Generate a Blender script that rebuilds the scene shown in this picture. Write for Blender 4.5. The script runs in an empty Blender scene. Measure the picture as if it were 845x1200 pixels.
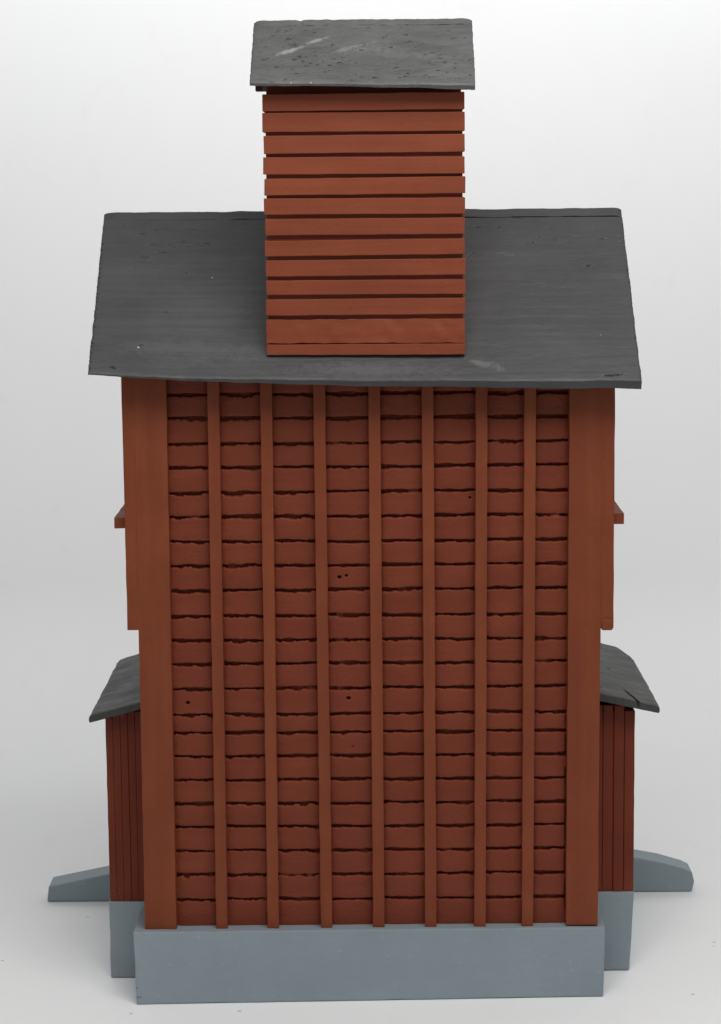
import bpy, bmesh, math, random
import numpy as np
from mathutils import Matrix, Vector, noise

R = math.radians
SC = bpy.context.scene
COL = SC.collection

# ------------------------------------------------------------------ camera
cam_d = bpy.data.cameras.new('camera')
cam_d.sensor_fit = 'VERTICAL'
cam_d.sensor_height = 36.0
cam_d.lens = 78.36
cam_d.clip_start = 0.02
cam_d.clip_end = 50.0
cam = bpy.data.objects.new('camera', cam_d)
COL.objects.link(cam)
cam.matrix_world = (Matrix.Translation((0, -1.4, 0.529))
                    @ Matrix.Rotation(R(0.23), 4, 'Z')
                    @ Matrix.Rotation(R(90 - 8.49), 4, 'X')
                    @ Matrix.Rotation(R(-0.55), 4, 'Z'))
SC.camera = cam

# ------------------------------------------------------------------ world, lamps, exposure
w = bpy.data.worlds.new('World')
SC.world = w
w.use_nodes = True
bg = w.node_tree.nodes['Background']
bg.inputs[0].default_value = (0.93, 0.96, 1.0, 1)
bg.inputs[1].default_value = 0.345


def area(name, loc, target, sx, sy, energy, color):
    d = bpy.data.lights.new(name, 'AREA')
    d.shape = 'RECTANGLE'
    d.size = sx
    d.size_y = sy
    d.energy = energy
    d.color = color
    o = bpy.data.objects.new(name, d)
    COL.objects.link(o)
    o.location = loc
    o.rotation_euler = (Vector(target) - Vector(loc)).to_track_quat('-Z', 'Y').to_euler()
    return d


area('softbox_lamp', (0.14, -0.58, 1.14), (0, -0.05, 0.2), 0.9, 0.5, 9.0, (1.0, 0.985, 0.965))
area('backdrop_lamp', (0.05, 0.25, 1.05), (0.05, 0.76, 1.05), 1.4, 0.16, 4.6, (0.98, 0.99, 1.0))

SC.view_settings.view_transform = 'Standard'
SC.view_settings.look = 'None'
SC.view_settings.exposure = 0.06
SC.view_settings.gamma = 1.0


# ------------------------------------------------------------------ materials
class N:
    """small wrapper for building node trees"""
    def __init__(s, name):
        s.m = bpy.data.materials.new(name)
        s.m.use_nodes = True
        s.t = s.m.node_tree
        s.b = s.t.nodes['Principled BSDF']
        s.co = s.t.nodes.new('ShaderNodeTexCoord').outputs['Object']

    def node(s, kind, **kw):
        n = s.t.nodes.new(kind)
        for k, v in kw.items():
            setattr(n, k, v)
        return n

    def link(s, a, b):
        s.t.links.new(a, b)

    def scaled(s, sc, rot=(0, 0, 0)):
        n = s.node('ShaderNodeMapping')
        n.inputs['Scale'].default_value = sc
        n.inputs['Rotation'].default_value = rot
        s.link(s.co, n.inputs['Vector'])
        return n.outputs[0]

    def noise(s, sc, detail=4, rough=0.55, dist=0.0, rot=(0, 0, 0)):
        n = s.node('ShaderNodeTexNoise')
        n.inputs['Scale'].default_value = 1.0
        n.inputs['Detail'].default_value = detail
        n.inputs['Roughness'].default_value = rough
        n.inputs['Distortion'].default_value = dist
        s.link(s.scaled(sc, rot), n.inputs['Vector'])
        return n.outputs['Fac']

    def ramp(s, fac, p0, p1, c0=(0, 0, 0, 1), c1=(1, 1, 1, 1)):
        n = s.node('ShaderNodeValToRGB')
        n.color_ramp.elements[0].position = p0
        n.color_ramp.elements[1].position = p1
        n.color_ramp.elements[0].color = c0
        n.color_ramp.elements[1].color = c1
        s.link(fac, n.inputs[0])
        return n.outputs[0]

    def mix(s, fac, a, b):
        n = s.node('ShaderNodeMix', data_type='RGBA')
        if isinstance(fac, (int, float)):
            n.inputs[0].default_value = fac
        else:
            s.link(fac, n.inputs[0])
        for v, i in ((a, 6), (b, 7)):
            if isinstance(v, tuple):
                n.inputs[i].default_value = v
            else:
                s.link(v, n.inputs[i])
        return n.outputs[2]

    def math(s, op, a, b=0.0):
        n = s.node('ShaderNodeMath', operation=op)
        for v, i in ((a, 0), (b, 1)):
            if isinstance(v, (int, float)):
                n.inputs[i].default_value = v
            else:
                s.link(v, n.inputs[i])
        return n.outputs[0]

    def spot(s, p, r):
        """mask: 1 inside a small blot of radius r round the point p"""
        n = s.node('ShaderNodeVectorMath', operation='DISTANCE')
        s.link(s.co, n.inputs[0])
        n.inputs[1].default_value = p
        return s.ramp(s.math('DIVIDE', n.outputs['Value'], r), 0.6, 1.0, (1, 1, 1, 1), (0, 0, 0, 1))

    def bump(s, h, strength, dist, prev=None):
        n = s.node('ShaderNodeBump')
        n.inputs['Strength'].default_value = strength
        n.inputs['Distance'].default_value = dist
        s.link(h, n.inputs['Height'])
        if prev is not None:
            s.link(prev, n.inputs['Normal'])
        return n.outputs[0]

    def done(s, col, nrm, rough=0.5, spec=0.4):
        s.link(col, s.b.inputs['Base Color'])
        if nrm is not None:
            s.link(nrm, s.b.inputs['Normal'])
        if isinstance(rough, (int, float)):
            s.b.inputs['Roughness'].default_value = rough
        else:
            s.link(rough, s.b.inputs['Roughness'])
        s.b.inputs['Specular IOR Level'].default_value = spec
        return s.m


def red_paint(name, grain, c0=(0.158, 0.033, 0.0133, 1), c1=(0.190, 0.0435, 0.0177, 1)):
    n = N(name)
    big = n.noise((28, 28, 28), 4, 0.6)
    gr = n.noise(grain, 5, 0.6)
    c = n.mix(n.ramp(big, 0.3, 0.7), c0, c1)
    bd = n.noise((9, 9, 64) if grain[0] < 50 else (64, 64, 5), 2, 0.5)
    c = n.mix(n.math('MULTIPLY', n.ramp(bd, 0.35, 0.7), 0.5), c, (c0[0] * 0.86, c0[1] * 0.74, c0[2] * 0.80, 1))
    c = n.mix(n.math('MULTIPLY', n.ramp(gr, 0.45, 0.8), 0.35), c, (0.130, 0.025, 0.012, 1))
    sp = n.noise((420, 420, 420), 2, 0.5)
    c = n.mix(n.math('MULTIPLY', n.ramp(sp, 0.68, 0.78), 0.4), c, (0.26, 0.085, 0.05, 1))
    b = n.bump(gr, 0.35, 0.0006)
    b = n.bump(n.noise((900, 900, 900), 3, 0.6), 0.18, 0.0004, b)
    b = n.bump(n.noise((70, 70, 70), 3, 0.5), 0.35, 0.0012, b)
    rg = n.ramp(n.noise((60, 60, 60), 3), 0.3, 0.7, (0.50,) * 3 + (1,), (0.66,) * 3 + (1,))
    return n.done(c, b, rg, 0.2)


RED_V = red_paint('red_paint_upright_grain', (260, 260, 12), (0.166, 0.0385, 0.0138, 1), (0.202, 0.0500, 0.0182, 1))  # same paint as the siding, lightened for the light raised battens catch
RED_H = red_paint('red_paint_level_grain', (12, 260, 260), (0.152, 0.031, 0.0128, 1), (0.185, 0.041, 0.0170, 1))  # same paint as the battens, shade of the recessed siding put into colour
RED_CUP = red_paint('red_paint_cupola_lit', (12, 260, 260), (0.190, 0.0435, 0.0178, 1), (0.220, 0.0535, 0.0225, 1))  # same red made lighter: stronger light on the cupola put into its colour
RED_SHED = red_paint('red_paint_shed_shaded', (300, 300, 10), (0.128, 0.0225, 0.0095, 1), (0.170, 0.034, 0.0132, 1))  # same red made darker: shade under eaves and beside the tower put into colour


def roof_paint(name, grain, scuffs, spots, base=(0.047, 0.046, 0.046, 1), bmp=0.32, rot=(0, 0, 0)):
    n = N(name)
    gr = n.noise(grain, 6, 0.65, 0.5, rot)
    big = n.noise((22, 22, 22), 5, 0.6)
    c = n.mix(n.ramp(big, 0.3, 0.75), base, tuple(v * 1.45 for v in base[:3]) + (1,))
    c = n.mix(n.math('MULTIPLY', n.ramp(gr, 0.3, 0.6, (1, 1, 1, 1), (0, 0, 0, 1)), 0.35), c, (0.016, 0.016, 0.016, 1))
    # pale rubbed wear: long scuffs listed as (point, half lengths, tilt, strength)
    wear = n.noise((150, 150, 150), 6, 0.7, 1.0)
    for p, hl, tilt, k in scuffs:
        mp = n.node('ShaderNodeMapping', vector_type='TEXTURE')
        mp.inputs['Location'].default_value = p
        mp.inputs['Rotation'].default_value = (0, tilt, 0)
        mp.inputs['Scale'].default_value = hl
        n.link(n.co, mp.inputs['Vector'])
        ln = n.node('ShaderNodeVectorMath', operation='LENGTH')
        n.link(mp.outputs[0], ln.inputs[0])
        d = n.math('ADD', ln.outputs['Value'], n.math('MULTIPLY', n.math('SUBTRACT', wear, 0.5), 3.0))
        m = n.ramp(d, 0.35, 1.0, (1, 1, 1, 1), (0, 0, 0, 1))
        c = n.mix(n.math('MULTIPLY', m, k), c, (0.25, 0.25, 0.25, 1))
    for p, r in spots:
        c = n.mix(n.math('MULTIPLY', n.spot(p, r), 0.8), c, (0.50, 0.49, 0.46, 1))
    b = n.bump(gr, bmp, 0.0012)
    b = n.bump(n.noise((500, 500, 500), 3, 0.6), 0.25, 0.0005, b)
    rg = n.ramp(n.noise((40, 90, 90), 4), 0.3, 0.7, (0.46,) * 3 + (1,), (0.66,) * 3 + (1,))
    return n.done(c, b, rg, 0.4)


ROOF = roof_paint('charcoal_roof_paint', (9, 230, 230),
                  [((-0.11, -0.012, 0.423), (0.05, 0.012, 0.012), 0.1, 0.07),
                   ((0.0, -0.022, 0.412), (0.06, 0.010, 0.006), 0.02, 0.11),
                   ((0.075, -0.020, 0.414), (0.022, 0.006, 0.003), 0.3, 0.24)],
                  [((-0.0995, 0.036, 0.468), 0.0010), ((0.119, 0.078, 0.505), 0.0010),
                   ((-0.143, -0.0115, 0.4265), 0.0009), ((0.146, -0.002, 0.4315), 0.0008)])
ROOF_TOP = roof_paint('charcoal_cupola_roof_paint', (45, 150, 190),
                      [((-0.050, -0.006, 0.606), (0.018, 0.006, 0.0014), -0.30, 0.9),
                       ((-0.034, 0.001, 0.612), (0.014, 0.005, 0.0012), -0.35, 0.8),
                       ((-0.012, -0.004, 0.608), (0.018, 0.006, 0.0012), -0.25, 0.4),
                       ((0.02, -0.008, 0.604), (0.03, 0.008, 0.005), 0.2, 0.16)],
                      [((-0.033, -0.029, 0.5868), 0.0009), ((-0.030, -0.0285, 0.5872), 0.0007),
                       ((-0.045, -0.029, 0.587), 0.0007)],
                      (0.084, 0.083, 0.082, 1), 0.75, (0, 0.35, 0))
ROOF_SHED = roof_paint('charcoal_shed_roof_paint', (120, 12, 120), [], [], (0.036, 0.035, 0.033, 1))


def grey_paint(name, spots=()):
    n = N(name)
    big = n.noise((16, 16, 16), 4, 0.6)
    c = n.mix(n.ramp(big, 0.3, 0.7), (0.204, 0.246, 0.268, 1), (0.236, 0.278, 0.300, 1))
    fl = n.noise((260, 260, 260), 4, 0.7)
    c = n.mix(n.math('MULTIPLY', n.ramp(fl, 0.62, 0.75), 0.4), c, (0.37, 0.41, 0.43, 1))
    for p, r in spots:
        c = n.mix(n.math('MULTIPLY', n.spot(p, r), 0.6), c, (0.06, 0.055, 0.055, 1))
    b = n.bump(n.noise((30, 120, 120), 4, 0.6), 0.35, 0.0010)
    b = n.bump(n.noise((800, 800, 800), 3, 0.6), 0.2, 0.0004, b)
    return n.done(c, b, 0.5, 0.35)


GREY = grey_paint('grey_foundation_paint', [((-0.1535, -0.0145, 0.011), 0.0009), ((-0.1530, -0.0148, 0.0048), 0.0012),
                                            ((-0.1515, -0.0148, 0.0052), 0.0011), ((-0.0525, -0.0125, 0.0435), 0.0012)])


def dark_timber():
    n = N('dark_timber')
    c = n.mix(n.noise((60, 60, 60)), (0.03, 0.012, 0.010, 1), (0.05, 0.020, 0.016, 1))
    return n.done(c, None, 0.8, 0.2)


DARK = dark_timber()


def paper():
    n = N('white_backdrop_paper')
    big = n.noise((3, 3, 3), 4, 0.6)
    c = n.mix(n.ramp(big, 0.3, 0.7), (0.825, 0.825, 0.82, 1), (0.85, 0.848, 0.843, 1))
    sm = n.noise((18, 9, 18), 5, 0.65, 0.6)
    c = n.mix(n.math('MULTIPLY', n.ramp(sm, 0.58, 0.75), 0.10), c, (0.60, 0.58, 0.54, 1))
    for x, y, r in ((0.238, 0.095, .0016), (0.2165, 0.236, .0013), (0.245, 0.085, .0020), (0.2365, 0.087, .0010),
                    (0.268, 0.05, .0012), (0.2085, -0.005, .0016), (0.229, -0.012, .0018), (0.249, -0.022, .0016),
                    (-0.2075, 0.160, .0013), (-0.0865, -0.028, .0017), (-0.156, -0.031, .0015), (-0.255, 0.07, .0014)):
        c = n.mix(n.math('MULTIPLY', n.spot((x, y, 0), r), 0.55), c, (0.30, 0.28, 0.26, 1))
    b = n.bump(n.noise((9, 9, 9), 3, 0.5), 0.15, 0.004)
    b = n.bump(n.noise((700, 700, 700), 2, 0.5), 0.1, 0.0003, b)
    return n.done(c, b, 0.6, 0.25)


PAPER = paper()


# ------------------------------------------------------------------ mesh helpers
def link(name, me, mat, parent=None, smooth=False):
    me.materials.append(mat)
    o = bpy.data.objects.new(name, me)
    COL.objects.link(o)
    if parent:
        o.parent = parent
    me.polygons.foreach_set('use_smooth', [smooth] * len(me.polygons))
    me.update()
    return o


def tri(c, u, v, t):
    """point in the hexahedron with corners c[x][y][z]"""
    p = Vector((0, 0, 0))
    for i in (0, 1):
        for j in (0, 1):
            for k in (0, 1):
                p += Vector(c[i][j][k]) * ((u if i else 1 - u) * (v if j else 1 - v) * (t if k else 1 - t))
    return p


def add_hexa(bm, c, cuts=(1, 1, 1), bevel=0.0006, jitter=0.0, freq=60, seed=0):
    """closed six-sided block with subdivided, worn and bevelled edges added to bm"""
    tmp = bmesh.new()
    nx, ny, nz = cuts
    vs = {}

    def V(i, j, k):
        if (i, j, k) not in vs:
            vs[(i, j, k)] = tmp.verts.new(tri(c, i / nx, j / ny, k / nz))
        return vs[(i, j, k)]
    for i in range(nx):
        for j in range(ny):
            tmp.faces.new((V(i, j, 0), V(i, j + 1, 0), V(i + 1, j + 1, 0), V(i + 1, j, 0)))
            tmp.faces.new((V(i, j, nz), V(i + 1, j, nz), V(i + 1, j + 1, nz), V(i, j + 1, nz)))
    for i in range(nx):
        for k in range(nz):
            tmp.faces.new((V(i, 0, k), V(i + 1, 0, k), V(i + 1, 0, k + 1), V(i, 0, k + 1)))
            tmp.faces.new((V(i, ny, k), V(i, ny, k + 1), V(i + 1, ny, k + 1), V(i + 1, ny, k)))
    for j in range(ny):
        for k in range(nz):
            tmp.faces.new((V(0, j, k), V(0, j, k + 1), V(0, j + 1, k + 1), V(0, j + 1, k)))
            tmp.faces.new((V(nx, j, k), V(nx, j + 1, k), V(nx, j + 1, k + 1), V(nx, j, k + 1)))
    tmp.normal_update()
    if jitter:
        off = Vector((seed * 7.13, seed * 3.71, seed * 1.93))
        for v in tmp.verts:
            v.co += noise.noise_vector(v.co * freq + off) * jitter
    if bevel:
        es = [e for e in tmp.edges if len(e.link_faces) == 2 and e.calc_face_angle() > 0.6]
        bmesh.ops.bevel(tmp, geom=es, offset=bevel, segments=2, affect='EDGES', profile=0.6)
    me = bpy.data.meshes.new('tmp')
    tmp.to_mesh(me)
    tmp.free()
    bm.from_mesh(me)
    bpy.data.meshes.remove(me)


def box_c(x0, x1, y0, y1, z0, z1):
    return [[[(x, y, z) for z in (z0, z1)] for y in (y0, y1)] for x in (x0, x1)]


def finish(name, bm, mat, parent=None, smooth=False):
    me = bpy.data.meshes.new(name)
    bmesh.ops.recalc_face_normals(bm, faces=bm.faces[:])
    bm.to_mesh(me)
    bm.free()
    return link(name, me, mat, parent, smooth)


def block(name, c, mat, parent=None, **kw):
    bm = bmesh.new()
    add_hexa(bm, c, **kw)
    return finish(name, bm, mat, parent)


def prism(name, prof, y0, y1, mat, parent=None, bevel=0.0008, jitter=0.0003, seed=0):
    """profile in x,z pushed through from y0 to y1"""
    bm = bmesh.new()
    a = [bm.verts.new((x, y0, z)) for x, z in prof]
    b = [bm.verts.new((x, y1, z)) for x, z in prof]
    n = len(prof)
    bm.faces.new(a)
    bm.faces.new(b[::-1])
    for i in range(n):
        bm.faces.new((a[i], b[i], b[(i + 1) % n], a[(i + 1) % n]))
    bmesh.ops.recalc_face_normals(bm, faces=bm.faces[:])
    es = [e for e in bm.edges if e.calc_face_angle() > 0.4]
    bmesh.ops.bevel(bm, geom=es, offset=bevel, segments=2, affect='EDGES', profile=0.6)
    for v in bm.verts:
        v.co += noise.noise_vector(v.co * 50 + Vector((seed, 0, 0))) * jitter
    return finish(name, bm, mat, parent)


def grid_faces(nu, nv, base=0):
    i, j = np.meshgrid(np.arange(nu - 1), np.arange(nv - 1), indexing='ij')
    a = base + i * nv + j
    return np.stack([a, a + nv, a + nv + 1, a + 1], -1).reshape(-1, 4)


def np_mesh(name, verts, quads):
    me = bpy.data.meshes.new(name)
    me.vertices.add(len(verts))
    me.vertices.foreach_set('co', np.asarray(verts, np.float32).ravel())
    q = np.asarray(quads, np.int32)
    me.loops.add(q.size)
    me.loops.foreach_set('vertex_index', q.ravel())
    me.polygons.add(len(q))
    me.polygons.foreach_set('loop_start', np.arange(0, q.size, 4, dtype=np.int32))
    me.update(calc_edges=True)
    me.validate()
    return me


def slab_mesh(name, T, B):
    """closed board from a top and a bottom grid of points"""
    nu, nv = T.shape[:2]
    n = nu * nv
    V = np.concatenate([T.reshape(-1, 3), B.reshape(-1, 3)])
    q = [grid_faces(nu, nv), grid_faces(nu, nv, n)[:, ::-1]]
    idx = np.arange(n).reshape(nu, nv)

    def strip(l):
        return np.stack([l[:-1], l[:-1] + n, l[1:] + n, l[1:]], -1)
    q += [strip(idx[:, 0])]
    q += [strip(idx[::-1, -1]), strip(idx[-1, :]), strip(idx[::-1][::1][-1, ::-1])]
    return np_mesh(name, V, np.concatenate(q))


def vnoise(x, y, seed):
    """smooth value noise, -1..1, on arrays"""
    rs = np.random.RandomState(seed)
    tab = rs.rand(256, 256) * 2 - 1
    xi = np.floor(x).astype(int)
    yi = np.floor(y).astype(int)
    fx = x - xi
    fy = y - yi
    fx = fx * fx * (3 - 2 * fx)
    fy = fy * fy * (3 - 2 * fy)
    g = lambda a, b: tab[a & 255, b & 255]
    return ((g(xi, yi) * (1 - fx) + g(xi + 1, yi) * fx) * (1 - fy)
            + (g(xi, yi + 1) * (1 - fx) + g(xi + 1, yi + 1) * fx) * fy)


def fbm(x, y, seed, oct=3):
    r = 0
    a = 1.0
    for k in range(oct):
        r = r + a * vnoise(x * 2 ** k, y * 2 ** k, seed + k)
        a *= 0.5
    return r / 1.75


def sstep(a, b, x):
    t = np.clip((x - a) / (b - a), 0, 1)
    return t * t * (3 - 2 * t)


# ------------------------------------------------------------------ the setting: white paper sweep
def backdrop():
    prof = [(-3.0, 0.0), (-1.0, 0.0), (0.0, 0.0), (0.62, 0.0)]
    r = 0.14
    for k in range(1, 25):
        a = math.pi / 2 * k / 24
        prof.append((0.62 + r * math.sin(a), r - r * math.cos(a)))
    prof += [(0.76, 0.7), (0.76, 1.2), (0.76, 2.2)]
    bm = bmesh.new()
    xs = [-2.0, -1.0, -0.4, 0, 0.4, 1.0, 2.0]
    rows = [[bm.verts.new((x, y, z)) for x in xs] for y, z in prof]
    for a, b in zip(rows, rows[1:]):
        for i in range(len(xs) - 1):
            bm.faces.new((a[i], a[i + 1], b[i + 1], b[i]))
    o = finish('backdrop', bm, PAPER, None, True)
    o['kind'] = 'structure'
    # paper lies face up
    if o.data.polygons[0].normal.z < 0:
        o.data.flip_normals()
    return o


backdrop()

# ------------------------------------------------------------------ the model
root = bpy.data.objects.new('model_building', None)
root.empty_display_size = 0.05
COL.objects.link(root)
root['label'] = 'red-brown wooden scale model of a tall grain elevator with charcoal roofs on a grey base'
root['category'] = 'model building'

# grey foundation block under the tower
fc = [[[(-0.1540, -0.0158, 0.0003), (-0.1556, -0.0122, 0.0478)], [(-0.1530, 0.170, 0.0003), (-0.1545, 0.170, 0.0480)]],
      [[(0.1500, -0.0082, 0.0003), (0.1503, -0.0088, 0.0474)], [(0.1500, 0.175, 0.0003), (0.1500, 0.175, 0.0478)]]]
block('foundation', fc, GREY, root, cuts=(60, 20, 10), bevel=0.0008, jitter=0.0004, freq=55)


# tower wall with horizontal siding boards (one sheet of real grooves)
BAT = [(-0.0973, -0.0984), (-0.0641, -0.0650), (-0.0309, -0.0302), (0.0037, 0.0038),
       (0.0372, 0.0376), (0.0712, 0.0695), (0.1017, 0.1004)]
GZ = [0.3955, 0.3803, 0.3641, 0.3489, 0.3330, 0.3172, 0.3012, 0.2858, 0.2698, 0.2531, 0.2370, 0.2219, 0.2056,
      0.1888, 0.1764, 0.1611, 0.1452, 0.1293, 0.1139, 0.0978, 0.0817, 0.0650]


def tower_wall():
    x0, x1, z0, z1 = -0.1300, 0.1300, 0.0478, 0.4130
    nx, nz = 440, 1080
    X, Z = np.meshgrid(np.linspace(x0, x1, nx), np.linspace(z0, z1, nz), indexing='ij')
    bx = np.array([0.5 * (a + b) for a, b in BAT])
    colm = np.sum(X[..., None] > bx, axis=-1)
    D = 0.00025 * fbm(X * 60, Z * 90, 5) + 0.00010 * fbm(X * 500, Z * 700, 9)
    rs = np.random.RandomState(3)
    edges = np.array([-0.1273] + list(bx) + [0.1259])
    lo = edges[colm] + np.where(colm > 0, 0.0037, 0.0)
    hi = edges[np.minimum(colm + 1, 8)] - np.where(colm < 7, 0.0037, 0.0)
    side = np.clip(np.minimum(X - lo, hi - X), 0, 1)
    for g, zc in enumerate(GZ):
        co = rs.uniform(-0.0004, 0.0004, 8)[colm]
        wd = rs.uniform(0.0017, 0.0027, 8)[colm]
        fl = rs.uniform(0.0, 1.0, 8)[colm]
        tilt = rs.uniform(-0.018, 0.018, 8)[colm]
        x_s = X + colm * 0.37
        zero = X * 0
        c = zc + co + tilt * (X - 0.5 * (lo + hi)) + 0.00035 * fbm(x_s * 140, zero + g * 3.1, 20 + g) + 0.00012 * fbm(x_s * 700, zero + g, 50 + g)
        wdt = wd * (1 + 0.5 * fbm(x_s * 170, zero + g * 1.7, 80 + g))
        wdt = np.clip(wdt, 0.0009, 0.0038)
        # crumbs of dried paint hang over both edges, mostly the lower one
        low = (0.0012 * np.clip(fbm(x_s * 240, zero + g * 5.3, 140 + g), -0.35, 1) + 0.00045 * fbm(x_s * 800, zero + g * 4.1, 160 + g)) * (0.45 + fl) * np.where(colm < 3, 1.5, 1.0)
        upp = 0.00035 * fbm(x_s * 500, zero + g * 6.3, 190 + g)
        u = Z - c
        half = np.clip(np.where(u > 0, wdt * 0.5 + upp, wdt * 0.5 + low), 0.0003, 0.004)
        t = np.abs(u) / half
        fill = sstep(0.15, 0.6, fbm(x_s * 110, zero + g * 9.1, 170 + g)) * fl
        lump = 0.0012 * np.clip(fbm(x_s * 600, Z * 900, 210 + g), 0, 1)
        depth = 0.0040 * (1 - 0.80 * fill) - lump
        D -= depth * (1 - sstep(0.55, 1.15, t))
        D -= 0.00050 * np.exp(-np.abs(u) / 0.0016)          # eased board edges
        # paint has run down a little from some joints
        run = sstep(0.25, 0.6, fbm(x_s * 130, zero + g * 2.9, 230 + g)) * np.exp(-np.clip(-u, 0, 1) / 0.0022) * (u < 0)
        D += 0.00035 * run * sstep(1.0, 1.4, t)
    # boards are hollowed towards each batten where the brush left less paint
    D -= 0.0007 * np.exp(-side / 0.0016) * (1 + 0.6 * fbm(Z * 150, X * 60, 300))
    # gap beside the right-hand corner board
    gap = (1 - sstep(0.00025, 0.0008, np.abs(X - 0.1256 - 0.0003 * fbm(Z * 200, Z * 0, 7)))) \
        * sstep(0.055, 0.06, Z) * (1 - sstep(0.185, 0.19, Z)) * sstep(-0.3, 0.1, fbm(Z * 45, Z * 0 + 3, 8))
    D -= 0.004 * gap
    for hx, hz, r in ((-0.1180, 0.1968, 0.0013), (-0.0145, 0.1990, 0.0014), (-0.0195, 0.2780, 0.0013), (-0.0150, 0.2790, 0.0010),
                      (-0.112, 0.2065, 0.0006), (0.0640, 0.3285, 0.0008), (-0.095, 0.264, 0.0009), (-0.012, 0.167, 0.0004)):
        d = np.hypot(X - hx, Z - hz)
        D -= 0.0040 * (1 - sstep(r * 0.55, r, d))
    Y = -D
    front = np.stack([X, Y, Z], -1).reshape(-1, 3)
    n = nx * nz
    V = [front]
    Q = [grid_faces(nx, nz)]
    # plain sides, back and gable ends behind the trim
    s, yb = 0.1462, 0.164
    extra = np.array([
        (x0, 0, z0), (x0, 0, z1), (-s, 0.001, z0), (-s, 0.001, z1), (-s, yb, z0), (-s, yb, z1),
        (s, 0.001, z0), (s, 0.001, z1), (s, yb, z0), (s, yb, z1), (x1, 0, z0), (x1, 0, z1),
        (-s, 0.083, z1 + 0.078), (s, 0.083, z1 + 0.078), (-s, 0.042, z1 + 0.040), (s, 0.042, z1 + 0.040),
        (-s, 0.120, z1 + 0.040), (s, 0.120, z1 + 0.040)])
    V.append(extra)
    e = n
    q = [(e + 0, e + 1, e + 3, e + 2), (e + 2, e + 3, e + 5, e + 4), (e + 4, e + 5, e + 9, e + 8), (e + 8, e + 9, e + 7, e + 6),
         (e + 6, e + 7, e + 11, e + 10),
         (e + 3, e + 14, e + 12, e + 5), (e + 7, e + 9, e + 13, e + 15)]
    Q.append(np.array(q))
    me = np_mesh('tower_wall', np.concatenate(V), np.concatenate(Q))
    return link('tower_wall', me, RED_H, root, True)


tower_wall()

# corner boards and vertical battens
for k, (xa, xb, xc, xd) in enumerate([(-0.1484, -0.1472, -0.1279, -0.1267), (0.1253, 0.1262, 0.1460, 0.1470)]):
    zb = 0.0466 if k == 0 else 0.0482
    c = [[[(xa, -0.0068, zb), (xb, -0.0068, 0.412)], [(xa, 0.003, zb), (xb, 0.003, 0.412)]],
         [[(xc, -0.0068, zb), (xd, -0.0068, 0.412)], [(xc, 0.003, zb), (xd, 0.003, 0.412)]]]
    block('corner_board', c, RED_V, root, cuts=(6, 2, 90), bevel=0.0005, jitter=0.00028, freq=70, seed=k + 1)
for k, (xt, xb) in enumerate(BAT):
    h = 0.0037
    zb = 0.0462 + 0.0006 * math.sin(k * 2.1)
    c = [[[(xb - h, -0.0062, zb), (xt - h, -0.0062, 0.412)], [(xb - h, 0.0028, zb), (xt - h, 0.0028, 0.412)]],
         [[(xb + h, -0.0062, zb), (xt + h, -0.0062, 0.412)], [(xb + h, 0.0028, zb), (xt + h, 0.0028, 0.412)]]]
    block('batten', c, RED_V, root, cuts=(2, 2, 100), bevel=0.0004, jitter=0.00030, freq=85, seed=k + 11)

# boxed-out upper side panels with a ledge on each
for k, s in enumerate((-1, 1)):
    xo, xi = s * 0.1548, s * 0.1462
    a, b = min(xo, xi), max(xo, xi)
    zb = 0.2462 if s < 0 else 0.2445
    p = block('side_panel', box_c(a, b, -0.0066, 0.150, zb, 0.412), RED_V, root,
              cuts=(2, 20, 60), bevel=0.0005, jitter=0.0003, freq=60, seed=31 + k)
    xl = s * 0.1624 if s < 0 else 0.1617
    a, b = sorted((xl, s * 0.1540))
    block('ledge', box_c(a, b, 0.0, 0.120, 0.3108, 0.3178), RED_V, p, cuts=(2, 20, 2), bevel=0.0005, jitter=0.0003, seed=41 + k)
    if s > 0:
        block('cleat', box_c(0.1473, 0.1541, -0.0080, 0.010, 0.2436, 0.2508), RED_V, p, cuts=(4, 4, 4), bevel=0.0009,
              jitter=0.0003, seed=44)


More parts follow.
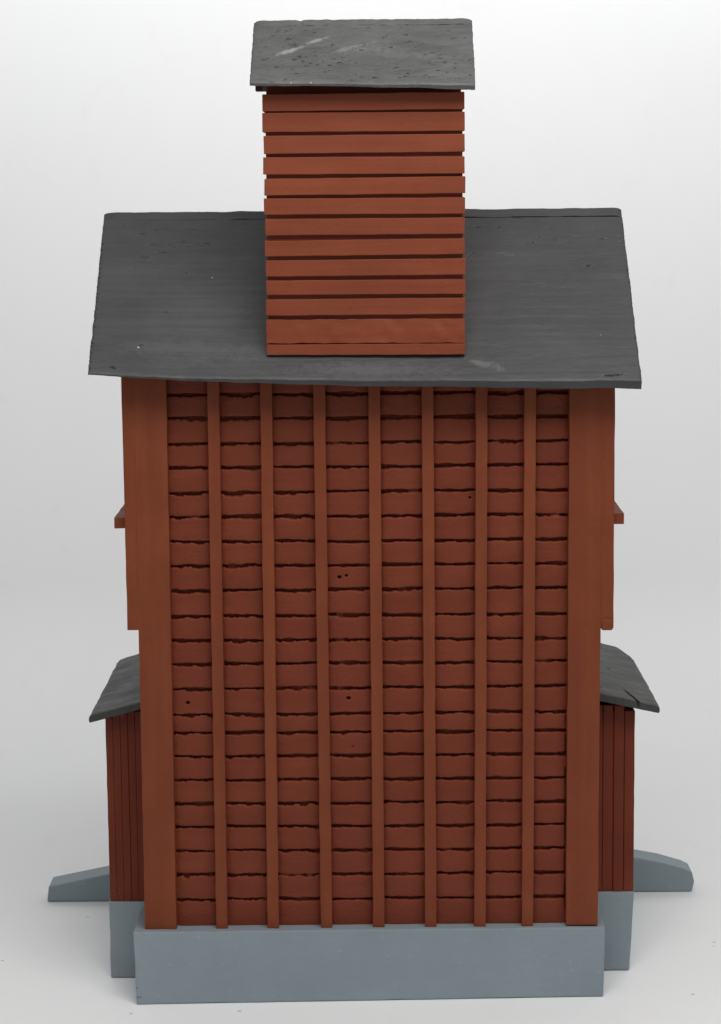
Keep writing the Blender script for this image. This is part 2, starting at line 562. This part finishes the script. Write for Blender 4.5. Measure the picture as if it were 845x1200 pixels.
# gable roofs made of two boards: the rear board laps over the head of the front one
def gable_roof(name, mat, parent, xl, xr, ye, yr, z_top, z_ridge, front_t, thick, dents, seed, nu, nv, back_y, back_z,
               wave=0.0, edge_j=0.0004):
    ul = np.linspace(0, 1, nu)
    # front board stops short of the ridge by the thickness of the rear board
    L = math.hypot(yr - ye, z_ridge - z_top[0])
    vend = 1 - thick * 1.13 / L
    vl = np.linspace(0, vend, nv)
    U, Vv = np.meshgrid(ul, vl, indexing='ij')
    xl0, xl1 = xl
    xr0, xr1 = xr
    tz = np.interp(U, np.linspace(0, 1, len(z_top)), z_top)
    ft = np.interp(U, np.linspace(0, 1, len(front_t)), front_t)
    zr = z_ridge
    lx = xl0 + (xl1 - xl0) * Vv
    rx = xr0 + (xr1 - xr0) * Vv
    lx = lx + edge_j * fbm(Vv * 22, Vv * 0, seed) + edge_j * 0.5 * fbm(Vv * 160, Vv * 0, seed + 1)
    rx = rx + edge_j * fbm(Vv * 18, Vv * 0, seed + 2) + edge_j * 0.3 * fbm(Vv * 120, Vv * 0, seed + 3)
    X = lx + (rx - lx) * U
    Y = ye + (yr - ye) * Vv
    Z = tz + (zr - tz) * Vv
    # uneven eave
    ev = np.exp(-Vv * 14)
    Z = Z + ev * edge_j * 1.2 * fbm(U * 16, U * 0, seed + 4) + ev * edge_j * 0.4 * fbm(U * 90, U * 0, seed + 5)
    nrm = np.array([0, -(zr - z_top[0]), (yr - ye)])
    nrm = nrm / np.linalg.norm(nrm)
    S = Vv * L
    H = 0.0005 * fbm(U * 5, Vv * 6, seed + 6) + wave * fbm((X + 1) * 60 - S * 70, S * 190 + X * 45, seed + 12) + 0.00012 * fbm(U * 60, Vv * 60, seed + 7)
    for (dx, ds, ln, wd, dp, tl) in dents:
        a = (X - dx) * math.cos(tl) + (S - ds) * math.sin(tl)
        b = -(X - dx) * math.sin(tl) + (S - ds) * math.cos(tl) + 0.0004 * fbm(X * 300, S * 0, seed + 8)
        r = np.sqrt((a / ln) ** 2 + (b / wd) ** 2)
        H = H - dp * (1 - sstep(0.45, 1.0, r))
    # worn round at the four edges of the board
    edge = np.minimum(np.minimum((X - lx), (rx - X)), S + 0.0002)
    H = H - 0.0008 * np.exp(-np.clip(edge, 0, 1) / 0.0007)
    P = np.stack([X, Y, Z], -1) + H[..., None] * nrm
    th = np.minimum(ft * 0.75 + S * 1.2, thick)
    Bm = np.stack([X, Y, Z], -1) - th[..., None] * nrm
    # eave face undercut: tipped downward to make its band darker
    Bm[:, 0, 1] = P[:, 0, 1] + ft[:, 0] * 0.55
    Bm[:, 0, 2] = P[:, 0, 2] - ft[:, 0]
    m1 = slab_mesh(name, P, Bm)
    # rear board
    nb = 40
    U2, V2 = np.meshgrid(np.linspace(0, 1, nu), np.linspace(0, 1, nb), indexing='ij')
    X2 = xl1 + (xr1 - xl1) * U2
    top = np.stack([X2, yr + (back_y - yr) * V2, zr + (back_z - zr) * V2], -1)
    nb_v = np.array([0, zr - back_z, back_y - yr])
    nb_v = nb_v / np.linalg.norm(nb_v)
    rag = np.exp(-V2 * 30) * (0.0004 * fbm(U2 * 30, U2 * 0, seed + 9) + 0.0010 * np.clip(fbm(U2 * 14, U2 * 0, seed + 10) - 0.55, 0, 1) * -2)
    endc = 0.0016 * (np.exp(-U2 * (xr1 - xl1) / 0.002) + np.exp(-(1 - U2) * (xr1 - xl1) / 0.002)) * np.exp(-V2 * 60)
    top[..., 2] += rag - endc
    bot = top - nb_v * (thick * 0.97)
    m2 = slab_mesh(name, top, bot)
    bm = bmesh.new()
    bm.from_mesh(m1)
    bm.from_mesh(m2)
    me = bpy.data.meshes.new(name)
    bmesh.ops.recalc_face_normals(bm, faces=bm.faces[:])
    bm.to_mesh(me)
    bm.free()
    bpy.data.meshes.remove(m1)
    bpy.data.meshes.remove(m2)
    o = link(name, me, mat, parent, True)
    me.set_sharp_from_angle(angle=R(38))
    return o


random.seed(8)
dents = []
for k in range(46):                                              # clusters of fine splits along the grain
    cx, cs = random.uniform(-0.16, 0.16), random.choice([random.uniform(0.03, 0.145), random.uniform(0.09, 0.138)])
    for q in range(random.randint(1, 5)):
        dents.append((cx + random.gauss(0, 0.009), cs + random.gauss(0, 0.0022), random.uniform(0.0012, 0.0055),
                      random.uniform(0.0003, 0.00048), random.uniform(0.0002, 0.0007), random.uniform(-0.03, 0.03)))
for k in range(26):                                              # saw nicks on the left edge
    dents.append((-0.1726, 0.004 + k * 0.0045 + random.uniform(-.001, .001), random.uniform(0.001, 0.0026), 0.00055, 0.0012, 0.0))
for k in range(12):
    dents.append((0.1684, random.uniform(0.02, 0.14), random.uniform(0.001, 0.003), 0.0005, 0.0010, 0.0))
dents += [(0.152, 0.004, 0.010, 0.0006, 0.0012, 0.08), (-0.1415, 0.0265, 0.0018, 0.0008, 0.0012, 0.3),
          (-0.158, 0.006, 0.003, 0.0008, 0.0012, -0.5)]
gable_roof('roof', ROOF, root, (-0.1726, -0.1732), (0.1685, 0.1678), -0.030, 0.083,
           [0.4128, 0.4092, 0.4076, 0.4066, 0.4060, 0.4052, 0.4048], 0.5088,
           [0.0006, 0.0014, 0.0026, 0.0034, 0.0040, 0.0046, 0.0052], 0.0070, dents, 300, 620, 260, 0.196, 0.406)


# ------------------------------------------------------------------ cupola
def cupola():
    bm = bmesh.new()
    rows = [(0.5811, 0.5707), (0.5695, 0.5579), (0.5559, 0.5450), (0.5426, 0.5322), (0.5300, 0.5198), (0.5176, 0.5077),
            (0.5052, 0.4952), (0.4922, 0.4826), (0.4800, 0.4701), (0.4674, 0.4585), (0.4559, 0.4459)]
    rnd = random.Random(4)
    yb = 0.062
    xl, xr = -0.0630, 0.0606
    for k, (zt, zb) in enumerate(rows):
        l = xl + rnd.uniform(-0.0004, 0.0004)
        r = xr + rnd.uniform(-0.0003, 0.0003)
        f = -0.0165 + rnd.uniform(-0.0002, 0.0002)
        tl = rnd.uniform(-0.0003, 0.0003)
        c = [[[(l, f, zb + tl), (l, f, zt + tl)], [(l, yb, zb), (l, yb, zt)]],
             [[(r, f, zb - tl), (r, f, zt - tl)], [(r, yb, zb), (r, yb, zt)]]]
        add_hexa(bm, c, (40, 10, 3), 0.00045, 0.00022, 70, k + 50)
    # inner box seen dark in the gaps
    add_hexa(bm, box_c(xl + 0.0014, xr - 0.0014, -0.0132, yb - 0.002, 0.424, 0.5800), (8, 4, 8), 0)
    o = finish('cupola', bm, RED_CUP, root)
    bm = bmesh.new()
    c = [[[(-0.0628, -0.0170, 0.4287), (-0.0628, -0.0168, 0.4433)], [(-0.0628, yb, 0.4287), (-0.0628, yb, 0.4433)]],
         [[(0.0604, -0.0170, 0.4281), (0.0604, -0.0168, 0.4431)], [(0.0604, yb, 0.4281), (0.0604, yb, 0.4431)]]]
    add_hexa(bm, c, (120, 8, 6), 0.0003, 0.00055, 140, 70)
    block_c = [[[(-0.0628, -0.0176, 0.4216), (-0.0628, -0.0176, 0.4281)], [(-0.0628, yb, 0.4216), (-0.0628, yb, 0.4281)]],
               [[(0.0604, -0.0176, 0.4208), (0.0604, -0.0176, 0.4277)], [(0.0604, yb, 0.4208), (0.0604, yb, 0.4277)]]]
    add_hexa(bm, block_c, (90, 8, 3), 0.0003, 0.00020, 110, 72)
    finish('base_board', bm, RED_CUP, o)
    rn = random.Random(21)
    d = []
    for k in range(80):                                              # small torn pits in slanting rows of grain
        cx, cs = rn.uniform(-0.066, 0.064), rn.uniform(0.004, 0.052)
        for q in range(rn.randint(1, 4)):
            t = rn.gauss(0, 0.004)
            d.append((cx + t, cs + t * 0.55 + rn.gauss(0, 0.0008), rn.uniform(0.0009, 0.0026), rn.uniform(0.00034, 0.0006),
                      rn.uniform(0.0003, 0.0010), rn.uniform(-0.15, 0.35)))
    gable_roof('cupola_roof', ROOF_TOP, o, (-0.0700, -0.0690), (0.0665, 0.0665), -0.030, 0.014,
               [0.5872, 0.5866, 0.5860, 0.5856, 0.5852], 0.6272,
               [0.0016, 0.0012, 0.0014, 0.0018, 0.0026], 0.0048, d, 400, 300, 130, 0.062, 0.589, 0.00028, 0.00028)
    block('eave_block', box_c(-0.0668, -0.0632, -0.0245, -0.012, 0.5826, 0.5905), DARK, o, cuts=(3, 3, 3), bevel=0.0004,
          jitter=0.0002, seed=5)
    # frieze closing the wall up to the roof, set back under the eave
    block('frieze', box_c(-0.0612, 0.0588, -0.0050, yb - 0.002, 0.5802, 0.5935), RED_CUP, o, cuts=(30, 1, 3), bevel=0.0003,
          jitter=0.0002, seed=6)
    return o


cupola()


# ------------------------------------------------------------------ lean-to sheds on both flanks
def shed(s, yf, zb, xo, planks, roof_pts, seed, fxo, fxb, fyf):
    bm = bmesh.new()
    rnd = random.Random(seed)
    xi = s * 0.1464
    n = planks
    yb = yf + 0.160
    for k in range(n):
        a = xi + (xo - xi) * k / n
        b = xi + (xo - xi) * (k + 1) / n
        x0, x1 = sorted((a, b))
        g = 0.00005 if s < 0 else 0.00028
        f = yf + rnd.uniform(-0.0004, 0.0004)
        add_hexa(bm, box_c(x0 + g, x1 - g, f, yb, zb, 0.1830 - (0.004 if k > n - 2 else 0)), (2, 2, 40), 0.0004, 0.00016, 90, seed + k)
    x0, x1 = sorted((xi, xo - s * 0.0006))
    add_hexa(bm, box_c(x0, x1, yf + 0.0012, yb - 0.001, zb, 0.178), (2, 2, 4), 0)
    o = finish('shed', bm, RED_SHED, root)
    c0, c1 = sorted((xi, fxo))
    if s < 0:
        c = [[[(fxb, fyf, 0.0003), (fxo, fyf, zb)], [(fxb, yb + 0.004, 0.0003), (fxo, yb + 0.004, zb)]],
             [[(xi, fyf, 0.0003), (xi, fyf, zb)], [(xi, yb + 0.004, 0.0003), (xi, yb + 0.004, zb)]]]
    else:
        c = [[[(xi, fyf, 0.0003), (xi, fyf, zb)], [(xi, yb + 0.004, 0.0003), (xi, yb + 0.004, zb)]],
             [[(fxb, fyf, 0.0003), (fxo, fyf, zb)], [(fxb, yb + 0.004, 0.0003), (fxo, yb + 0.004, zb)]]]
    block('shed_foundation', c, GREY, o, cuts=(6, 20, 12), bevel=0.0010, jitter=0.0004, freq=60, seed=seed)
    # roof board
    (xa, za), (xb, zb2), y0, y1, t, ycut = roof_pts
    nu, nv = 60, 160
    U, Vv = np.meshgrid(np.linspace(0, 1, nu), np.linspace(0, 1, nv), indexing='ij')
    ye = y1 - (y1 - y0) * 0 - ycut * sstep(0.75, 1.0, U)
    X = xa + (xb - xa) * U
    X = X + s * 0.0004 * fbm(Vv * 12, Vv * 0, seed) * U
    Y = y0 + (ye - y0) * Vv + 0.0004 * fbm(U * 12, U * 0, seed + 1)
    Z = za + (zb2 - za) * U + 0.0003 * fbm(U * 6, Vv * 9, seed + 2)
    Z = Z - 0.0016 * sstep(0.94, 1.0, U) - 0.0006 * np.exp(-Vv / 0.004)
    if s > 0:                                                    # split in the right-hand board
        dl = np.abs((X - 0.1745) + 0.22 * (Y - 0.030))
        Z = Z - 0.0035 * (1 - sstep(0.0003, 0.0010 + 0 * dl, dl)) * (1 - sstep(0.040, 0.062, Y))
        for hx, hy, r in ((0.165, 0.115, 0.0012), (0.152, 0.045, 0.0010)):
            Z = Z - 0.0015 * (1 - sstep(r * 0.4, r, np.hypot(X - hx, Y - hy)))
    T = np.stack([X, Y, Z], -1)
    B = T.copy()
    B[..., 2] = za + (zb2 - za) * U - t
    B[-1, :, 2] = np.minimum(B[-1, :, 2] + 0.0012, T[-1, :, 2] - 0.001)
    me = slab_mesh('shed_roof', T, B)
    bm = bmesh.new()
    bm.from_mesh(me)
    bmesh.ops.recalc_face_normals(bm, faces=bm.faces[:])
    bm.to_mesh(me)
    bm.free()
    r = link('shed_roof', me, ROOF_SHED, o, True)
    me.set_sharp_from_angle(angle=R(40))
    return o


shed(-1, 0.035, 0.0532, -0.1757, 6, ((-0.1466, 0.1932), (-0.1850, 0.1832), 0.024, 0.196, 0.0050, 0.004), 61, -0.1764, -0.1764, 0.0335)
shed(1, 0.041, 0.0552, 0.1750, 4, ((0.1470, 0.1952), (0.1895, 0.1858), 0.027, 0.205, 0.0052, 0.030), 83, 0.1752, 0.1722, 0.0395)

# ------------------------------------------------------------------ sloping ramps on the floor at either flank
prism('ramp', [(-0.2420, 0.0003), (-0.1500, 0.0003), (-0.1500, 0.0300), (-0.1960, 0.0212), (-0.2405, 0.0120)][::1],
      0.1945, 0.2180, GREY, root, 0.0012, 0.0003, 3)
prism('ramp', [(0.1500, 0.0003), (0.2385, 0.0003), (0.2402, 0.008), (0.2385, 0.0150), (0.2330, 0.0178), (0.2150, 0.0232), (0.1950, 0.0272),
               (0.1500, 0.0340)], 0.2060, 0.2290, GREY, root, 0.0010, 0.0003, 4)
